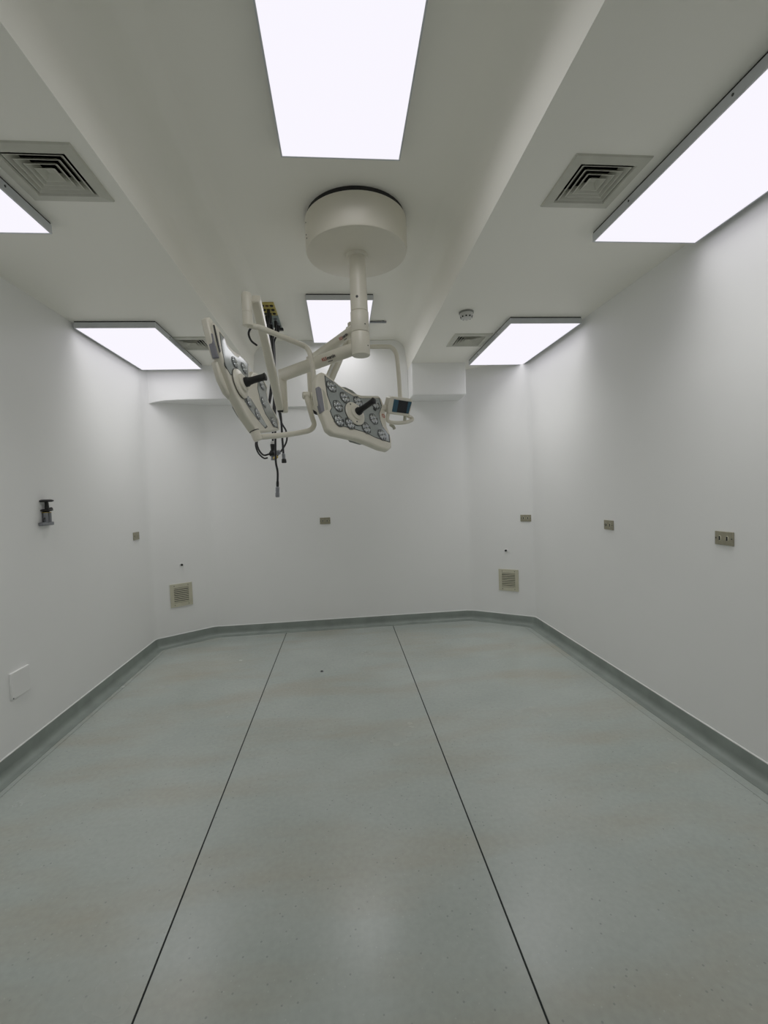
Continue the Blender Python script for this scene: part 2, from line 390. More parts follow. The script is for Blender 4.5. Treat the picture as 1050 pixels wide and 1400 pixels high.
# ================================================================== THINGS ON THE WALLS
A_R, A_L, A_B = -math.pi/2, math.pi/2, 0.0           # facing rotations: local -y points into the room
ch_r = math.atan2(4.575-YB, XR-1.44); ch_l = math.atan2(YB-4.665, -1.42-XL)
def on_line(px, py, a, b_):
    d = ray(px, py); a, b_ = V(a), V(b_); n = V((-(b_-a).y, (b_-a).x))
    return CAM+d*((n.x*a.x+n.y*a.y)/(n.x*d.x+n.y*d.y))
def socket(loc, rz, label, blank=False):
    t = thing('wall_socket', label, 'socket', loc, rz, group='metal wall sockets at chest height')
    MB().box((-0.057, -0.008, -0.036), (0.057, 0, 0.036)).build('plate', 'plate', t, bevel=0.002)
    for x in (-0.024, 0.022):
        o = MB().lathe((0, 0, 0), (0, -1, 0), [(0.012, 0), (0.012, 0.0095), (0.010, 0.0105)], 16)
        o.v = [V((v.x*0.8+x, v.y, v.z*1.25)) for v in o.v]
        ins = o.build('outlet', 'wvent' if not blank else 'plate', t, smooth=True)
        if not blank:
            s = MB().box((x-0.0045, -0.0115, -0.011), (x+0.0045, -0.010, 0.011)); s.build('slot', 'black', ins)
    for x in (-0.049, 0.049): MB().lathe((x, -0.0075, 0), (0, -1, 0), [(0.0035, 0), (0.0035, 0.002)], 8).build('screw', 'screw', t)
    return t
socket((XR, 2.183, 1.185), A_R, 'nearest wall socket on the right wall, by the picture edge')
socket((XR, 3.215, 1.185), A_R, 'farther wall socket on the long right wall, nearer the corner')
p = on_line(719, 708.3, (1.44, YB), (XR, 4.575)); socket(p, ch_r, 'wall socket on the angled right corner wall above the grille')
socket((-0.193, YB, 1.209), A_B, 'only wall socket on the back wall, below the hanging hoses')
socket((XL, 4.362, 1.182), A_L, 'blank-looking wall socket on the left wall near the corner', True)

def grille(c, rz, label):
    t = thing('wall_grille', label, 'grille', c, rz, group='ivory return air grilles low on the corner walls')
    w, h = 0.108, 0.119; iw, ih = 0.073, 0.078; mb = MB()
    for lo, hi in (((-w, -h), (w, -ih)), ((-w, ih), (w, h)), ((-w, -ih), (-iw, ih)), ((iw, -ih), (w, ih))):
        mb.box((lo[0], -0.010, lo[1]), (hi[0], 0, hi[1]))
    mb.build('frame', 'wvent', t)
    MB().box((-iw, -0.0015, -ih), (iw, -0.0005, ih)).build('back_plate', 'dark', t)
    n = 8
    for k in range(n):
        z = -ih+(k+0.5)*2*ih/n
        MB().prism([(-iw, -0.0095, z-0.006), (-iw, -0.010, z+0.003), (-iw, -0.003, z+0.006), (-iw, -0.0025, z-0.001)], (2*iw, 0, 0)).build('slat', 'wvent', t)
    for x in (-0.068, 0.068):
        for z in (-0.099, 0.099): MB().lathe((x, -0.009, z), (0, -1, 0), [(0.0045, 0), (0.0045, 0.002)], 8).build('screw', 'screw', t)
p = on_line(695.5, 793, (1.44, YB), (XR, 4.575)); grille(p, ch_r, 'ivory louvred grille low on the right corner wall')
p = on_line(248, 813, (XL, 4.665), (-1.42, YB)); grille(p, ch_l, 'ivory louvred grille low on the left corner wall')
def stub(p, rz, label):
    t = thing('pipe_stub', label, 'pipe', p, rz)
    MB().lathe((0, 0, 0), (0, -1, 0), [(0.019, 0), (0.018, 0.004), (0.012, 0.005)], 16).build('collar', 'patch', t, smooth=True)
    MB().lathe((0, 0, 0), (0, -1, 0), [(0.0105, 0.004), (0.0105, 0.026), (0.008, 0.028)], 14).build('tip', 'black', t, smooth=True)
stub(on_line(692, 752.5, (1.44, YB), (XR, 4.575)), ch_r, 'small black stub poking out above the right grille')
stub(on_line(248, 772, (XL, 4.665), (-1.42, YB)), ch_l, 'small black stub poking out above the left grille')

# blank cover plate on the left wall
t = thing('cover_plate', 'white painted square cover plate low on the left wall', 'cover plate', (XL, 2.768, 0.472), A_L)
MB().box((-0.076, -0.012, -0.076), (0.076, 0, 0.076)).build('plate', 'patch', t, bevel=0.003)
MB().lathe((-0.068, -0.0115, -0.070), (0, -1, 0), [(0.004, 0), (0.004, 0.002)], 8).build('screw', 'screw', t)

# wall bracket with black knobs on the left wall (local x runs along the wall away from the camera)
t = thing('wall_bracket', 'grey metal wall clamp with two black knobs on the left wall', 'bracket', (XL, 3.095, 1.370), A_L)
MB().box((-0.062, -0.030, 0.000), (0.050, 0, 0.022)).build('base_bar', 'metal', t, bevel=0.004)
MB().box((-0.024, -0.006, 0.020), (0.030, 0, 0.100)).build('back_plate', 'metal', t)
for x in (-0.016, 0.018): MB().tube([(x, -0.020, 0.02), (x, -0.020, 0.082)], 0.0135, 16).build('barrel', 'metal', t, smooth=True)
MB().box((-0.028, -0.030, 0.081), (0.030, -0.004, 0.087)).build('clamp_plate', 'brass', t, bevel=0.002)
MB().tube([(-0.02, -0.020, 0.050), (-0.044, -0.022, 0.044), (-0.050, -0.022, 0.028)], 0.005, 10).build('lever', 'black', t, smooth=True)
MB().tube([(0.002, -0.020, 0.085), (0.002, -0.020, 0.160)], [0.014, 0.010], 14).build('spindle', 'black', t, smooth=True)
MB().lathe((-0.004, -0.020, 0.092), (0, 0, 1), [(0.024, 0), (0.036, 0.004), (0.036, 0.010), (0.022, 0.015)], 20).build('lower_knob', 'black', t, smooth=True)
MB().lathe((0.032, -0.024, 0.106), (0.5, -0.2, 0.25), [(0.008, -0.012), (0.011, 0.0), (0.008, 0.010)], 14).build('side_knob', 'black', t, smooth=True)
MB().lathe((-0.002, -0.020, 0.152), (0, 0, 1), [(0.030, 0), (0.041, 0.004), (0.041, 0.011), (0.026, 0.017)], 20).build('upper_knob', 'black', t, smooth=True)

# small plug in the floor
t = thing('floor_plug', 'tiny dark plug in the middle of the floor', 'plug', (-0.230, 3.768, 0.0))
MB().lathe((0, 0, -0.002), (0, 0, 1), [(0.016, 0), (0.016, 0.004), (0.012, 0.005)], 16).build('rim', 'metal', t, smooth=True)
MB().lathe((0, 0, 0.002), (0, 0, 1), [(0.010, 0), (0.010, 0.0035)], 14).build('cap', 'dark', t)

# ================================================================== CEILING OUTLETS AND HOSES
PX0, PX1 = -0.638, -0.512
t = thing('gas_outlet_panel', 'ceiling outlet panel with a yellow plate and black sockets', 'outlet panel', (-0.575, 4.2, ZC))
O = V((-0.575, 4.2, ZC))
MB(O).box((PX0, 3.99, ZC-0.012), (PX1, 4.255, ZC)).build('yellow_plate', 'yellow', t, bevel=0.003)
MB(O).box((PX0, 4.260, ZC-0.012), (PX1, 4.565, ZC)).build('grey_plate', 'teal', t, bevel=0.003)
OUTS = {}
for i in range(3):
    for j in range(3):
        x, y = PX0+0.024+0.039*i, 4.035+0.085*j; OUTS[(i, j)] = V((x, y, ZC-0.026))
        MB(O).lathe((x, y, ZC-0.011), (0, 0, -1), [(0.015, 0), (0.015, 0.008), (0.009, 0.012)], 12).build('outlet', 'brown' if (i, j) == (1, 0) else 'black', t, smooth=True)
for k, (x, y) in enumerate(((-0.61, 4.32), (-0.545, 4.33), (-0.60, 4.42), (-0.54, 4.44), (-0.605, 4.51))):
    OUTS[k] = V((x, y, ZC-0.034)); MB(O).lathe((x, y, ZC-0.011), (0, 0, -1), [(0.018, 0), (0.018, 0.012), (0.010, 0.02)], 12).build('outlet', 'metal', t, smooth=True)
MB(O).box((-0.56, 4.49, ZC-0.055), (-0.495, 4.53, ZC-0.035)).build('latch', 'black', t, bevel=0.004)
MB(O).tube([(-0.53, 4.51, ZC-0.01), (-0.53, 4.51, ZC-0.045)], 0.007, 8).build('latch_stem', 'black', t)

def hose(label, start, pix, Y, r=0.0085, plug=True, end=None, cat='hose'):
    pts = [start, start-V((0, 0, 0.07))]+[P(x, y, Y) for x, y in pix]
    t = thing('gas_hose', label, cat, start, group='black hoses hanging from the ceiling panel')
    pa = crom(pts, 7)
    MB(start).tube(pa, r, 10).build('tube', 'hose', t, smooth=True)
    MB(start).lathe(start, (0, 0, -1), [(0.015, 0.001), (0.015, 0.05), (0.011, 0.06)], 12).build('plug', 'black', t, smooth=True)
    if end:
        d = (pa[-1]-pa[-2]).normalized()
        for nm, mt, pr_ in end:
            MB(start).lathe(pa[-1], d, pr_, 14).build(nm, mt, t, smooth=True)
    return t
E1 = [('ferrule', 'black', [(0.011, -0.02), (0.013, 0), (0.012, 0.03)]), ('connector', 'metal', [(0.012, 0.03), (0.017, 0.036), (0.017, 0.085), (0.019, 0.09), (0.019, 0.12), (0.014, 0.124)])]
hose('longest black hose, hanging lowest, with a grey metal connector at its end', OUTS[(1, 1)], [(366, 450), (370, 480), (374, 520), (376, 560), (376.5, 600), (377, 630), (379.5, 645), (379.5, 661)], 4.10, 0.0095, end=E1)
E2 = [('ferrule', 'metal', [(0.011, 0), (0.016, 0.006), (0.016, 0.05)]), ('connector', 'black', [(0.016, 0.05), (0.022, 0.055), (0.024, 0.085), (0.020, 0.09)])]
hose('black hose ending in a flared black connector right of the hose bundle', OUTS[1], [(373, 465), (375, 500), (380, 540), (384, 570), (386, 600), (387.5, 620)], 4.33, 0.010, end=E2)
E3 = [('ferrule', 'black', [(0.012, 0), (0.018, 0.006), (0.018, 0.05)]), ('connector', 'metal', [(0.018, 0.05), (0.022, 0.055), (0.022, 0.10), (0.016, 0.105)])]
hose('black hose curling up into a small loop left of the hose bundle end', OUTS[0], [(369, 465), (371, 500), (369, 540), (362, 575), (352, 600), (353, 613), (360, 622), (368, 621)], 4.27, 0.0085, end=E3)
hose('second black hose curling in the loop just outside the other', OUTS[2], [(371, 470), (373, 500), (370, 545), (359, 580), (350, 603), (352, 617), (360, 626), (366, 626)], 4.40, 0.008)
hose('black hose bowing out to the right around the lamp arm end', OUTS[3], [(374.5, 470), (376, 505), (379, 545), (384, 575), (391, 589), (392, 602), (387, 613), (379, 623)], 4.46, 0.0085, end=[('ferrule', 'brass', [(0.012, 0), (0.018, 0.005), (0.018, 0.045)])])
hose('short black hose with a curled stub right under the yellow plate', OUTS[(1, 2)], [(364.5, 432), (364, 441), (361, 444), (358, 446)], 4.20, 0.010)
hose('black hose with clustered valves at the bottom of the bundle', OUTS[4], [(375, 475), (375.5, 510), (374, 560), (373, 590), (373, 603)], 4.53, 0.010,
     end=[('ferrule', 'detector', [(0.012, 0), (0.022, 0.005), (0.022, 0.03)]), ('valve', 'black', [(0.022, 0.03), (0.026, 0.035), (0.020, 0.09), (0.030, 0.10), (0.030, 0.15)]), ('valve_tip', 'metal', [(0.020, 0.15), (0.020, 0.19)])])

# ================================================================== THE SURGICAL LAMP
CX, CY = 0.158, 2.80
LO = V((CX, CY, ZC))
lamp = thing('surgical_light', 'cream surgical lamp with two LED heads on jointed arms from a round ceiling mount', 'surgical light', LO)
def part(name, ms, parent=lamp, **k):
    return lambda mb: mb.build(name, ms, parent, **k)
def LB(): return MB(LO)
UPV = V((0, 0, 1))
LB().lathe((CX, CY, 3.140), UPV, [(0.296, 0), (0.296, 0.035)], 48).build('gap_shade_plate', 'gap', lamp)  # dark disc paints the shadow ring between cover and ceiling
cov = LB().lathe((CX, CY, 0), UPV, [(0.06, 2.958), (0.292, 2.958), (0.303, 2.962), (0.308, 2.972), (0.308, 3.144), (0.305, 3.146), (0.27, 3.146)], 72).build('ceiling_cover', 'cream', lamp, smooth=True)
for a, z in ((195, 3.10), (195, 3.03), (197, 3.005)):
    a = math.radians(a); d = V((math.cos(a), math.sin(a), 0))
    LB().lathe(V((CX, CY, z))+d*0.307, d, [(0.004, 0), (0.004, 0.003)], 8).build('screw', 'screw', cov)
LB().lathe((CX, CY, 0), UPV, [(0.062, 2.940), (0.066, 2.948), (0.066, 2.962)], 36).build('collar', 'cream', lamp, smooth=True)
col = LB().lathe((CX, CY, 0), UPV, [(0.053, 2.616), (0.0525, 2.70), (0.049, 2.96)], 36).build('column', 'cream', lamp, smooth=True)
def dot(px, py, c, r, par, rr_=0.006, mt='screw'):     # screw on the camera side of an upright round part
    q = P(px, py, c.y); d = (CAM-q); d.z = 0; d.normalize()
    s = V((d.y, -d.x, 0)); off = max(-0.95*r, min(0.95*r, (q-c).dot(s)-0.0)); 
    n = (d*math.sqrt(r*r-off*off)+s*off).normalized(); z = P(px, py, c.y-r).z
    LB().lathe(V((c.x, c.y, z))+n*(r-0.001), n, [(rr_, 0), (rr_, 0.002)], 10).build('screw', mt, par)
CC = V((CX, CY, 0))
dot(488, 405, CC, 0.053, col, 0.008); dot(489, 424, CC, 0.053, col, 0.008)
h2 = LB().lathe((CX, CY, 0), UPV, [(0.054, 2.489), (0.056, 2.492), (0.056, 2.610), (0.054, 2.613)], 36).build('upper_hub', 'cream', lamp, smooth=True)
dot(499, 442, CC, 0.056, h2, 0.004)
h1 = LB().lathe((CX, CY, 0), UPV, [(0.040, 2.348), (0.052, 2.348), (0.056, 2.352), (0.056, 2.366), (0.0575, 2.370), (0.0575, 2.482), (0.055, 2.486)], 36).build('lower_hub', 'cream', lamp, smooth=True)
dot(503, 471, CC, 0.0575, h1, 0.004)

def text_mesh(s, size, start, ex, ey, en, matn, parent):
    cu = bpy.data.curves.new('txt', 'FONT'); cu.body = s; cu.size = size; cu.extrude = 0.0004; cu.offset = 0.0004
    o = bpy.data.objects.new('txt', cu); COL.objects.link(o)
    dg = bpy.context.evaluated_depsgraph_get(); me = bpy.data.meshes.new_from_object(o.evaluated_get(dg))
    w = max(v.co.x for v in me.vertices)
    mt = Matrix((ex, ey, en)).transposed()
    for v in me.vertices: v.co = start+mt @ v.co-LO
    bpy.data.objects.remove(o); me.materials.clear(); me.materials.append(M[matn])
    q = bpy.data.objects.new('lettering', me); COL.objects.link(q); q.parent = parent
    return w
def arm(a, b_, r0, r1, name, px_text, hgt):
    d = (b_-a).normalized()
    A = LB().tube([a, a.lerp(b_, 0.5), b_-d*0.03, b_-d*0.008, b_], [r0, (r0+r1)/2, r1, r1*0.93, r1*0.8], 24).build(name, 'cream', lamp, smooth=True)
    # printed name on the camera side, slightly below the middle
    mid = a.lerp(b_, px_text); ex = -d
    tc_ = (CAM-mid); tc_ = (tc_-ex*tc_.dot(ex)).normalized(); ey = tc_.cross(ex)
    en = (tc_*math.cos(0.1)+ey*math.sin(0.1)).normalized(); ey = en.cross(ex)
    rr_ = r0+(r1-r0)*px_text+0.0012
    st = mid+en*rr_-ey*hgt*0.35
    w = text_mesh('KLS', hgt, st, ex, ey, en, 'red', A)
    w2 = text_mesh('martin', hgt*1.05, st+ex*(w+hgt*0.12), ex, ey, en, 'ink', A)
    s2 = st+ex*(w+hgt*0.25)-ey*hgt*0.55
    LB().prism([s2, s2+ex*hgt*1.5, s2+ex*hgt*1.5+ey*hgt*0.14, s2+ey*hgt*0.14], en*0.0006).build('print_line', 'ink', A)
    return A
a1 = P(492, 474, CY); e1 = PZ(386, 513, a1.z)
a2 = P(490, 446, CY); e2 = PZ(424, 494, a2.z)
arm(a1, e1, 0.038, 0.045, 'extension_arm', 0.385, 0.030)
arm(a2, e2, 0.031, 0.037, 'extension_arm', 0.27, 0.026)
# drop joints at the arm ends
c1 = V((e1.x, e1.y, 0)); z1b = P(390, 564, e1.y).z
LB().lathe(c1, UPV, [(0.026, z1b+0.085), (0.030, z1b+0.088), (0.031, e1.z+0.035), (0.026, e1.z+0.040)], 24).build('drop_post', 'cream', lamp, smooth=True)
LB().lathe(c1, UPV, [(0.024, z1b), (0.030, z1b+0.005), (0.031, z1b+0.080), (0.027, z1b+0.086)], 24).build('swivel', 'cream', lamp, smooth=True)
c2_ = V((e2.x, e2.y, 0)); z2b = P(428, 560, e2.y).z
LB().lathe(c2_, UPV, [(0.024, z2b+0.09), (0.028, z2b+0.093), (0.029, e2.z+0.030), (0.024, e2.z+0.034)], 24).build('drop_post', 'cream', lamp, smooth=True)
LB().lathe(c2_, UPV, [(0.026, z2b), (0.034, z2b+0.005), (0.034, z2b+0.085), (0.026, z2b+0.091)], 24).build('swivel', 'cream', lamp, smooth=True)

# spring arms: box channel with a cover rail, black foot cap, vertical end joint
def spring(a, b_, w, h, foot):
    d = (b_-a).normalized(); s = d.cross(UPV).normalized(); n = s.cross(d).normalized()
    def chan(p, q, w0, h0, off=0.0):
        return [p+s*w0-n*h0+n*off, p+s*w0+n*h0+n*off, p-s*w0+n*h0+n*off, p-s*w0-n*h0+n*off]
    S = LB().prism(chan(a, b_, w, h), b_-a).build('spring_arm', 'cream', lamp, bevel=0.010, bseg=3)
    LB().prism(chan(a+d*0.10+s*(w+0.001), b_, 0.003, h*0.28), (b_-a)*0.78).build('side_rail', 'patch', S)
    LB().prism(chan(a-d*0.022, a, w*0.82, h*0.82), d*0.022).build('foot_cap', 'black', S, bevel=0.004)
    return S, d, s, n
J1t, J1b = P(338, 401, 2.65), P(339, 446, 2.65)
cj1 = V((J1b.x, J1b.y, 0))
sa = V((c1.x+0.0, c1.y-0.03, z1b+0.03)); sb = V((cj1.x+0.028, cj1.y+0.04, J1t.z-0.008))
sa.x = P(383, 556, sa.y).x; sb.x = P(349, 404, sb.y).x
spring(sa, sb, 0.026, 0.032, True)
LB().lathe(cj1, UPV, [(0.022, J1b.z), (0.029, J1b.z+0.003), (0.029, J1b.z+0.075), (0.0275, J1b.z+0.077), (0.029, J1b.z+0.079), (0.029, J1t.z-0.008), (0.024, J1t.z)], 24).build('end_joint', 'cream', lamp, smooth=True)
J2t, J2b = P(480, 441, 3.30), P(482, 476, 3.30)
cj2 = V((J2b.x, J2b.y, 0))
sa2 = V((c2_.x+0.03, c2_.y-0.02, z2b+0.03)); sb2 = V((cj2.x-0.01, cj2.y+0.03, J2t.z-0.03))
sa2 = P(432, 562, 3.50); sb2 = P(480, 449, 3.31)
spring(sa2, sb2, 0.026, 0.030, True)
LB().lathe(cj2, UPV, [(0.022, J2b.z), (0.029, J2b.z+0.003), (0.029, J2t.z-0.006), (0.022, J2t.z)], 24).build('end_joint', 'cream', lamp, smooth=True)

# ---- yokes
RTUBE = 0.0165
zA = P(341, 445, 2.65).z
def PZt(x, y): return PZ(x, y, zA)
qA = [V((cj1.x, cj1.y, zA+0.004)), PZt(358, 449), PZt(413, 471.5)]
YA = PZt(416, 473).y
qA += [P(424, 480, YA), P(428, 505, YA), P(431.5, 538, YA)]
LB().tube(crom([qA[0], qA[0].lerp(qA[1], .6), qA[1], qA[1].lerp(qA[2], .5), qA[2], P(420.5, 477, YA), P(424.5, 487, YA), P(428, 507, YA), P(431.5, 538, YA)], 6), RTUBE, 16).build('yoke_tube', 'cream', lamp, smooth=True)
kA, kB = P(413.5, 540.5, YA), P(434, 541, YA+0.02)
dk = (kB-kA).normalized()
LB().lathe(kA, dk, [(0.018, 0), (0.024, 0.004), (0.024, 0.046), (0.020, 0.048)], 24).build('pivot_knob', 'cream', lamp, smooth=True)
LB().lathe(kA, dk, [(0.020, 0.050), (0.023, 0.053), (0.023, (kB-kA).length)], 24).build('pivot_collar', 'cream', lamp, smooth=True)
# head frames
def frame_of(c, th, ix, iy):
    tcv = (CAM-c).normalized(); side = RT*ix+UP*iy; side = (side-tcv*side.dot(tcv)).normalized()
    return tcv*math.cos(th)+side*math.sin(th)
HC1 = P(328, 527, 2.50); N1 = frame_of(HC1, math.radians(71), 0.96, 0.27)
HC2 = P(485.7, 565.7, 2.95); N2 = frame_of(HC2, math.radians(54), 0.82, 0.57)
pv1 = PP(352, 590, HC1, N1)-N1*0.03
yB_end = pv1.y
def lerpY(t_): return YA+(yB_end-YA)*t_
qB = [kA+dk*0.024, P(421, 550, lerpY(0.03)), P(427, 571, lerpY(0.06)), P(429.5, 580, lerpY(0.08)), P(425.5, 587, lerpY(0.13)), P(415, 590.5, lerpY(0.24)), P(390, 594.5, lerpY(0.55)), P(356, 597.5, lerpY(0.96))]
LB().tube(crom(qB, 7), RTUBE, 16).build('yoke_tube', 'cream', lamp, smooth=True)
pj0, pj1 = P(347, 588, yB_end), P(353.5, 602, yB_end)
dj = (pj1-pj0).normalized(); lj = (pj1-pj0).length
LB().lathe(pj0, dj, [(0.022, -0.02), (0.026, 0), (0.027, lj-0.012), (0.024, lj)], 24).build('head_pivot', 'cream', lamp, smooth=True)
LB().lathe(pj0, dj, [(0.0275, 0.004), (0.0275, 0.009)], 24).build('pivot_seal', 'rim', lamp, smooth=True)
# cable loop by the upper joint
LB().tube(crom([P(347, 447, 2.70), P(342.5, 449.5, 2.70), P(340, 455, 2.71), P(341, 461, 2.73), P(344.5, 467, 2.76), P(351, 472, 2.80)], 6), 0.006, 10).build('cable', 'hose', lamp, smooth=True)

def poly_plane(px, c, n, off=0.0): return [PP(x, y, c+n*off, n) for x, y in px]
def smooth_poly(pts, k=4):
    n = len(pts); out = []
    for i in range(n):
        p0, p1, p2, p3 = (V((*pts[(i+j) % n], 0)) for j in (-1, 0, 1, 2))
        for j in range(k):
            t_ = j/k; q = 0.5*((2*p1)+(p2-p0)*t_+(2*p0-5*p1+4*p2-p3)*t_*t_+(3*p1-p0-3*p2+p3)*t_**3); out.append((q.x, q.y))
    return out
def lens(px, py, c, n, r, par, rot=0.0):
    ctr = PP(px, py, c, n); u = V((0, 0, 1)).cross(n).normalized(); w = n.cross(u)
    mb = LB()
    def pt(a, rr_, h): return ctr+(u*math.cos(a+rot)+w*math.sin(a+rot))*rr_+n*h
    ns = 24
    def hexr(a): 
        k = (a % (math.pi/3))-math.pi/6; return 1.0/math.cos(k)*0.5+0.5
    o_, i_ = [pt(2*math.pi*k/ns, r*hexr(2*math.pi*k/ns), 0.0015) for k in range(ns)], [pt(2*math.pi*k/ns, r*0.93*hexr(2*math.pi*k/ns), 0.0022) for k in range(ns)]
    mb.add(o_+i_, [(k, (k+1) % ns, ns+(k+1) % ns, ns+k) for k in range(ns)], 0)
    mb.add(i_, [list(range(ns))], 1)
    for k in range(4):
        a = math.pi/4+k*math.pi/2; q = pt(a, r*0.46, 0.002); rs = r*0.38
        mb.lathe(q, n, [(rs, 0), (rs*0.92, 0.003), (rs*0.62, 0.006), (rs*0.25, 0.0075)], 12, 2)
    for k in range(7):
        a = k*2*math.pi/7+0.3; q = pt(a, r*0.76, 0.002)
        mb.lathe(q, n, [(r*0.13, 0), (r*0.12, 0.003), (r*0.05, 0.005)], 8, 2)
    return mb.build('lens', ['rim', 'ledd', 'led'], par, smooth=True, recalc=False)

# ---- lamp head facing the camera
def q5(x, y): return (400+x/5.25, 400+y/5.25)
body = [q5(*p) for p in ((186, 578), (208, 566), (240, 580), (340, 662), (430, 716), (500, 735), (620, 737), (642, 765), (655, 802), (668, 845), (672, 900), (682, 965), (700, 1010), (714, 1060), (714, 1112), (692, 1130), (640, 1118), (540, 1076), (470, 1050), (410, 1036), (300, 1012), (258, 980), (236, 915), (212, 860), (180, 770), (168, 680), (172, 620))]
fp = poly_plane(body, HC2, N2)
H2 = LB().prism(fp, -N2*0.050).build('lamp_head', 'cream', lamp, bevel=0.014, bseg=4)
gl = [q5(*p) for p in ((232, 596), (300, 645), (380, 710), (450, 750), (500, 759), (560, 760), (622, 758), (640, 815), (622, 868), (628, 910), (645, 960), (692, 1020), (698, 1074), (600, 1042), (520, 1002), (420, 972), (330, 952), (290, 900), (270, 850), (283, 826), (250, 735), (236, 640))]
def ring_poly(px, c, n, off, grow):
    ctr = V((sum(x for x, y in px)/len(px), sum(y for x, y in px)/len(px)))
    return [(ctr.x+(x-ctr.x)*grow, ctr.y+(y-ctr.y)*grow) for x, y in px]
LB().prism(poly_plane(ring_poly(gl, HC2, N2, 0, 1.012), HC2, N2, 0.0012), -N2*0.006).build('seal', 'rim', H2)
LB().prism(poly_plane(ring_poly(gl, HC2, N2, 0, 0.985), HC2, N2, 0.0022), -N2*0.006).build('cover_glass', 'glass', H2)
for x, y in ((278, 675), (374, 755), (470, 785), (592, 800), (325, 815), (333, 920), (412, 940), (528, 972), (582, 908), (641, 1022)):
    lens(*q5(x, y), HC2+N2*0.0022, N2, 0.042, H2, 0.2)
hubc = PP(*q5(443, 873), HC2, N2)
LB().lathe(hubc, N2, [(0.082, 0.0), (0.082, 0.010), (0.076, 0.016), (0.052, 0.020), (0.050, 0.030), (0.040, 0.036)], 40).build('hub', 'cream', H2, smooth=True)
LB().lathe(hubc, N2, [(0.0845, 0.002), (0.0845, 0.005)], 40).build('hub_seal', 'rim', H2)
u2 = V((0, 0, 1)).cross(N2).normalized(); w2 = N2.cross(u2)
for a in (math.radians(118), math.radians(255), math.radians(10)):
    LB().lathe(hubc+(u2*math.cos(a)+w2*math.sin(a))*0.066, N2, [(0.005, 0.015), (0.005, 0.020)], 8).build('screw', 'screw', H2)
he = P(*q5(572, 778), 0); hd = (he-CAM).normalized()
h0 = hubc+N2*0.03; L_ = 0.155
LB().lathe(h0, N2, [(0.026, 0), (0.027, 0.02), (0.021, 0.03), (0.0185, 0.05), (0.0185, L_-0.01), (0.021, L_-0.006), (0.021, L_), (0.015, L_+0.003)], 24).build('handle', 'black', H2, smooth=True)
gr = [q5(*p) for p in ((172, 680), (190, 672), (208, 690), (222, 780), (232, 848), (212, 858), (184, 765))]
LB().prism(poly_plane(gr, HC2, N2, 0.004), -N2*0.03).build('grip', 'grip', H2, bevel=0.004)
go = [q5(*p) for p in ((215, 690), (232, 715), (248, 770), (256, 838), (238, 845), (226, 770))]
LB().prism(poly_plane(go, HC2, N2, 0.0015), -N2*0.004).build('grip_recess', 'creamd', H2)
for bk in (((338, 672), (380, 676), (430, 700), (470, 735), (400, 760), (345, 720)), ((400, 1025), (430, 1062), (500, 1082), (545, 1072), (540, 1030), (470, 1000))):
    LB().prism(poly_plane([q5(*p) for p in bk], HC2, N2, -0.045), -N2*0.03).build('back_cover', 'backc', H2, bevel=0.006)
LB().lathe(PP(*q5(588, 838), HC2, N2), N2, [(0.014, 0), (0.014, 0.006), (0.010, 0.008)], 16).build('camera_port', 'rim', H2, smooth=True)
lg = PP(*q5(651, 885), HC2, N2)
mb = LB()
for k in range(20):
    a, b_ = 2*math.pi*k/20, 2*math.pi*(k+1)/20
    f_ = lambda t_, r: lg+(u2*math.cos(t_)+w2*math.sin(t_))*r+N2*0.0012
    mb.add([f_(a, 0.016), f_(b_, 0.016), f_(b_, 0.011), f_(a, 0.011)], [(0, 1, 2, 3)])
    if k % 3: mb.add([f_(a, 0.007), f_(b_, 0.007), f_(b_, 0.004), f_(a, 0.004)], [(0, 1, 2, 3)])
mb.build('emblem', 'red', H2)

# ---- control panel beside it, on the second yoke
YC = 3.30
zC = P(486, 475, YC).z
LB().tube(crom([V((cj2.x, cj2.y, P(482, 474, YC).z)), P(505, 474, YC), P(528, 474, YC), P(535.5, 475.5, YC), P(541, 482, YC), P(543.5, 495, YC), P(546, 525, YC), P(547.5, 552, YC)], 6), 0.0155, 16).build('yoke_tube', 'cream', lamp, smooth=True)
def q8(x, y): return (490+x/11.67, 520+y/11.67)
HCp = P(*q8(690, 420), 3.19); NP = frame_of(HCp, math.radians(24), 0.95, -0.3)
hs = [q8(*p) for p in ((500, 278), (540, 262), (850, 298), (868, 330), (815, 560), (785, 575), (520, 540), (468, 520), (470, 400))]
CPn = LB().prism(poly_plane(hs, HCp, NP), -NP*0.075).build('control_panel', 'cream', lamp, bevel=0.006, bseg=3)
LB().prism(poly_plane([q8(*p) for p in ((571, 302), (853, 345), (800, 534), (536, 500))], HCp, NP, 0.0012), -NP*0.004).build('display', 'screen', CPn)
LB().prism(poly_plane([q8(*p) for p in ((571, 302), (645, 313), (612, 510), (536, 500))], HCp, NP, 0.002), -NP*0.004).build('key_strip', 'scrblue', CPn)
LB().prism(poly_plane([q8(*p) for p in ((797, 338), (850, 346), (800, 530), (762, 524))], HCp, NP, 0.002), -NP*0.004).build('key_strip', 'scrblue', CPn)
def PQ(x, y, off): return PP(*q8(x, y), HCp+NP*off, NP)
LB().tube(crom([PQ(478, 520, -0.02), PQ(462, 600, -0.015), PQ(480, 652, -0.012), PQ(560, 676, -0.01), PQ(680, 678, -0.01), PQ(755, 668, -0.02), PQ(835, 645, -0.05), PQ(862, 622, -0.07), PQ(840, 590, -0.075), PQ(790, 570, -0.06)], 6), 0.0135, 14).build('handle_loop', 'cream', CPn, smooth=True)
LB().tube([PQ(745, 560, -0.03), PQ(735, 672, -0.02)], 0.012, 12).build('handle_post', 'creamd', CPn, smooth=True)
pa_, pb_ = PP(*q5(632, 836), HC2-N2*0.02, N2), PQ(480, 430, -0.05)
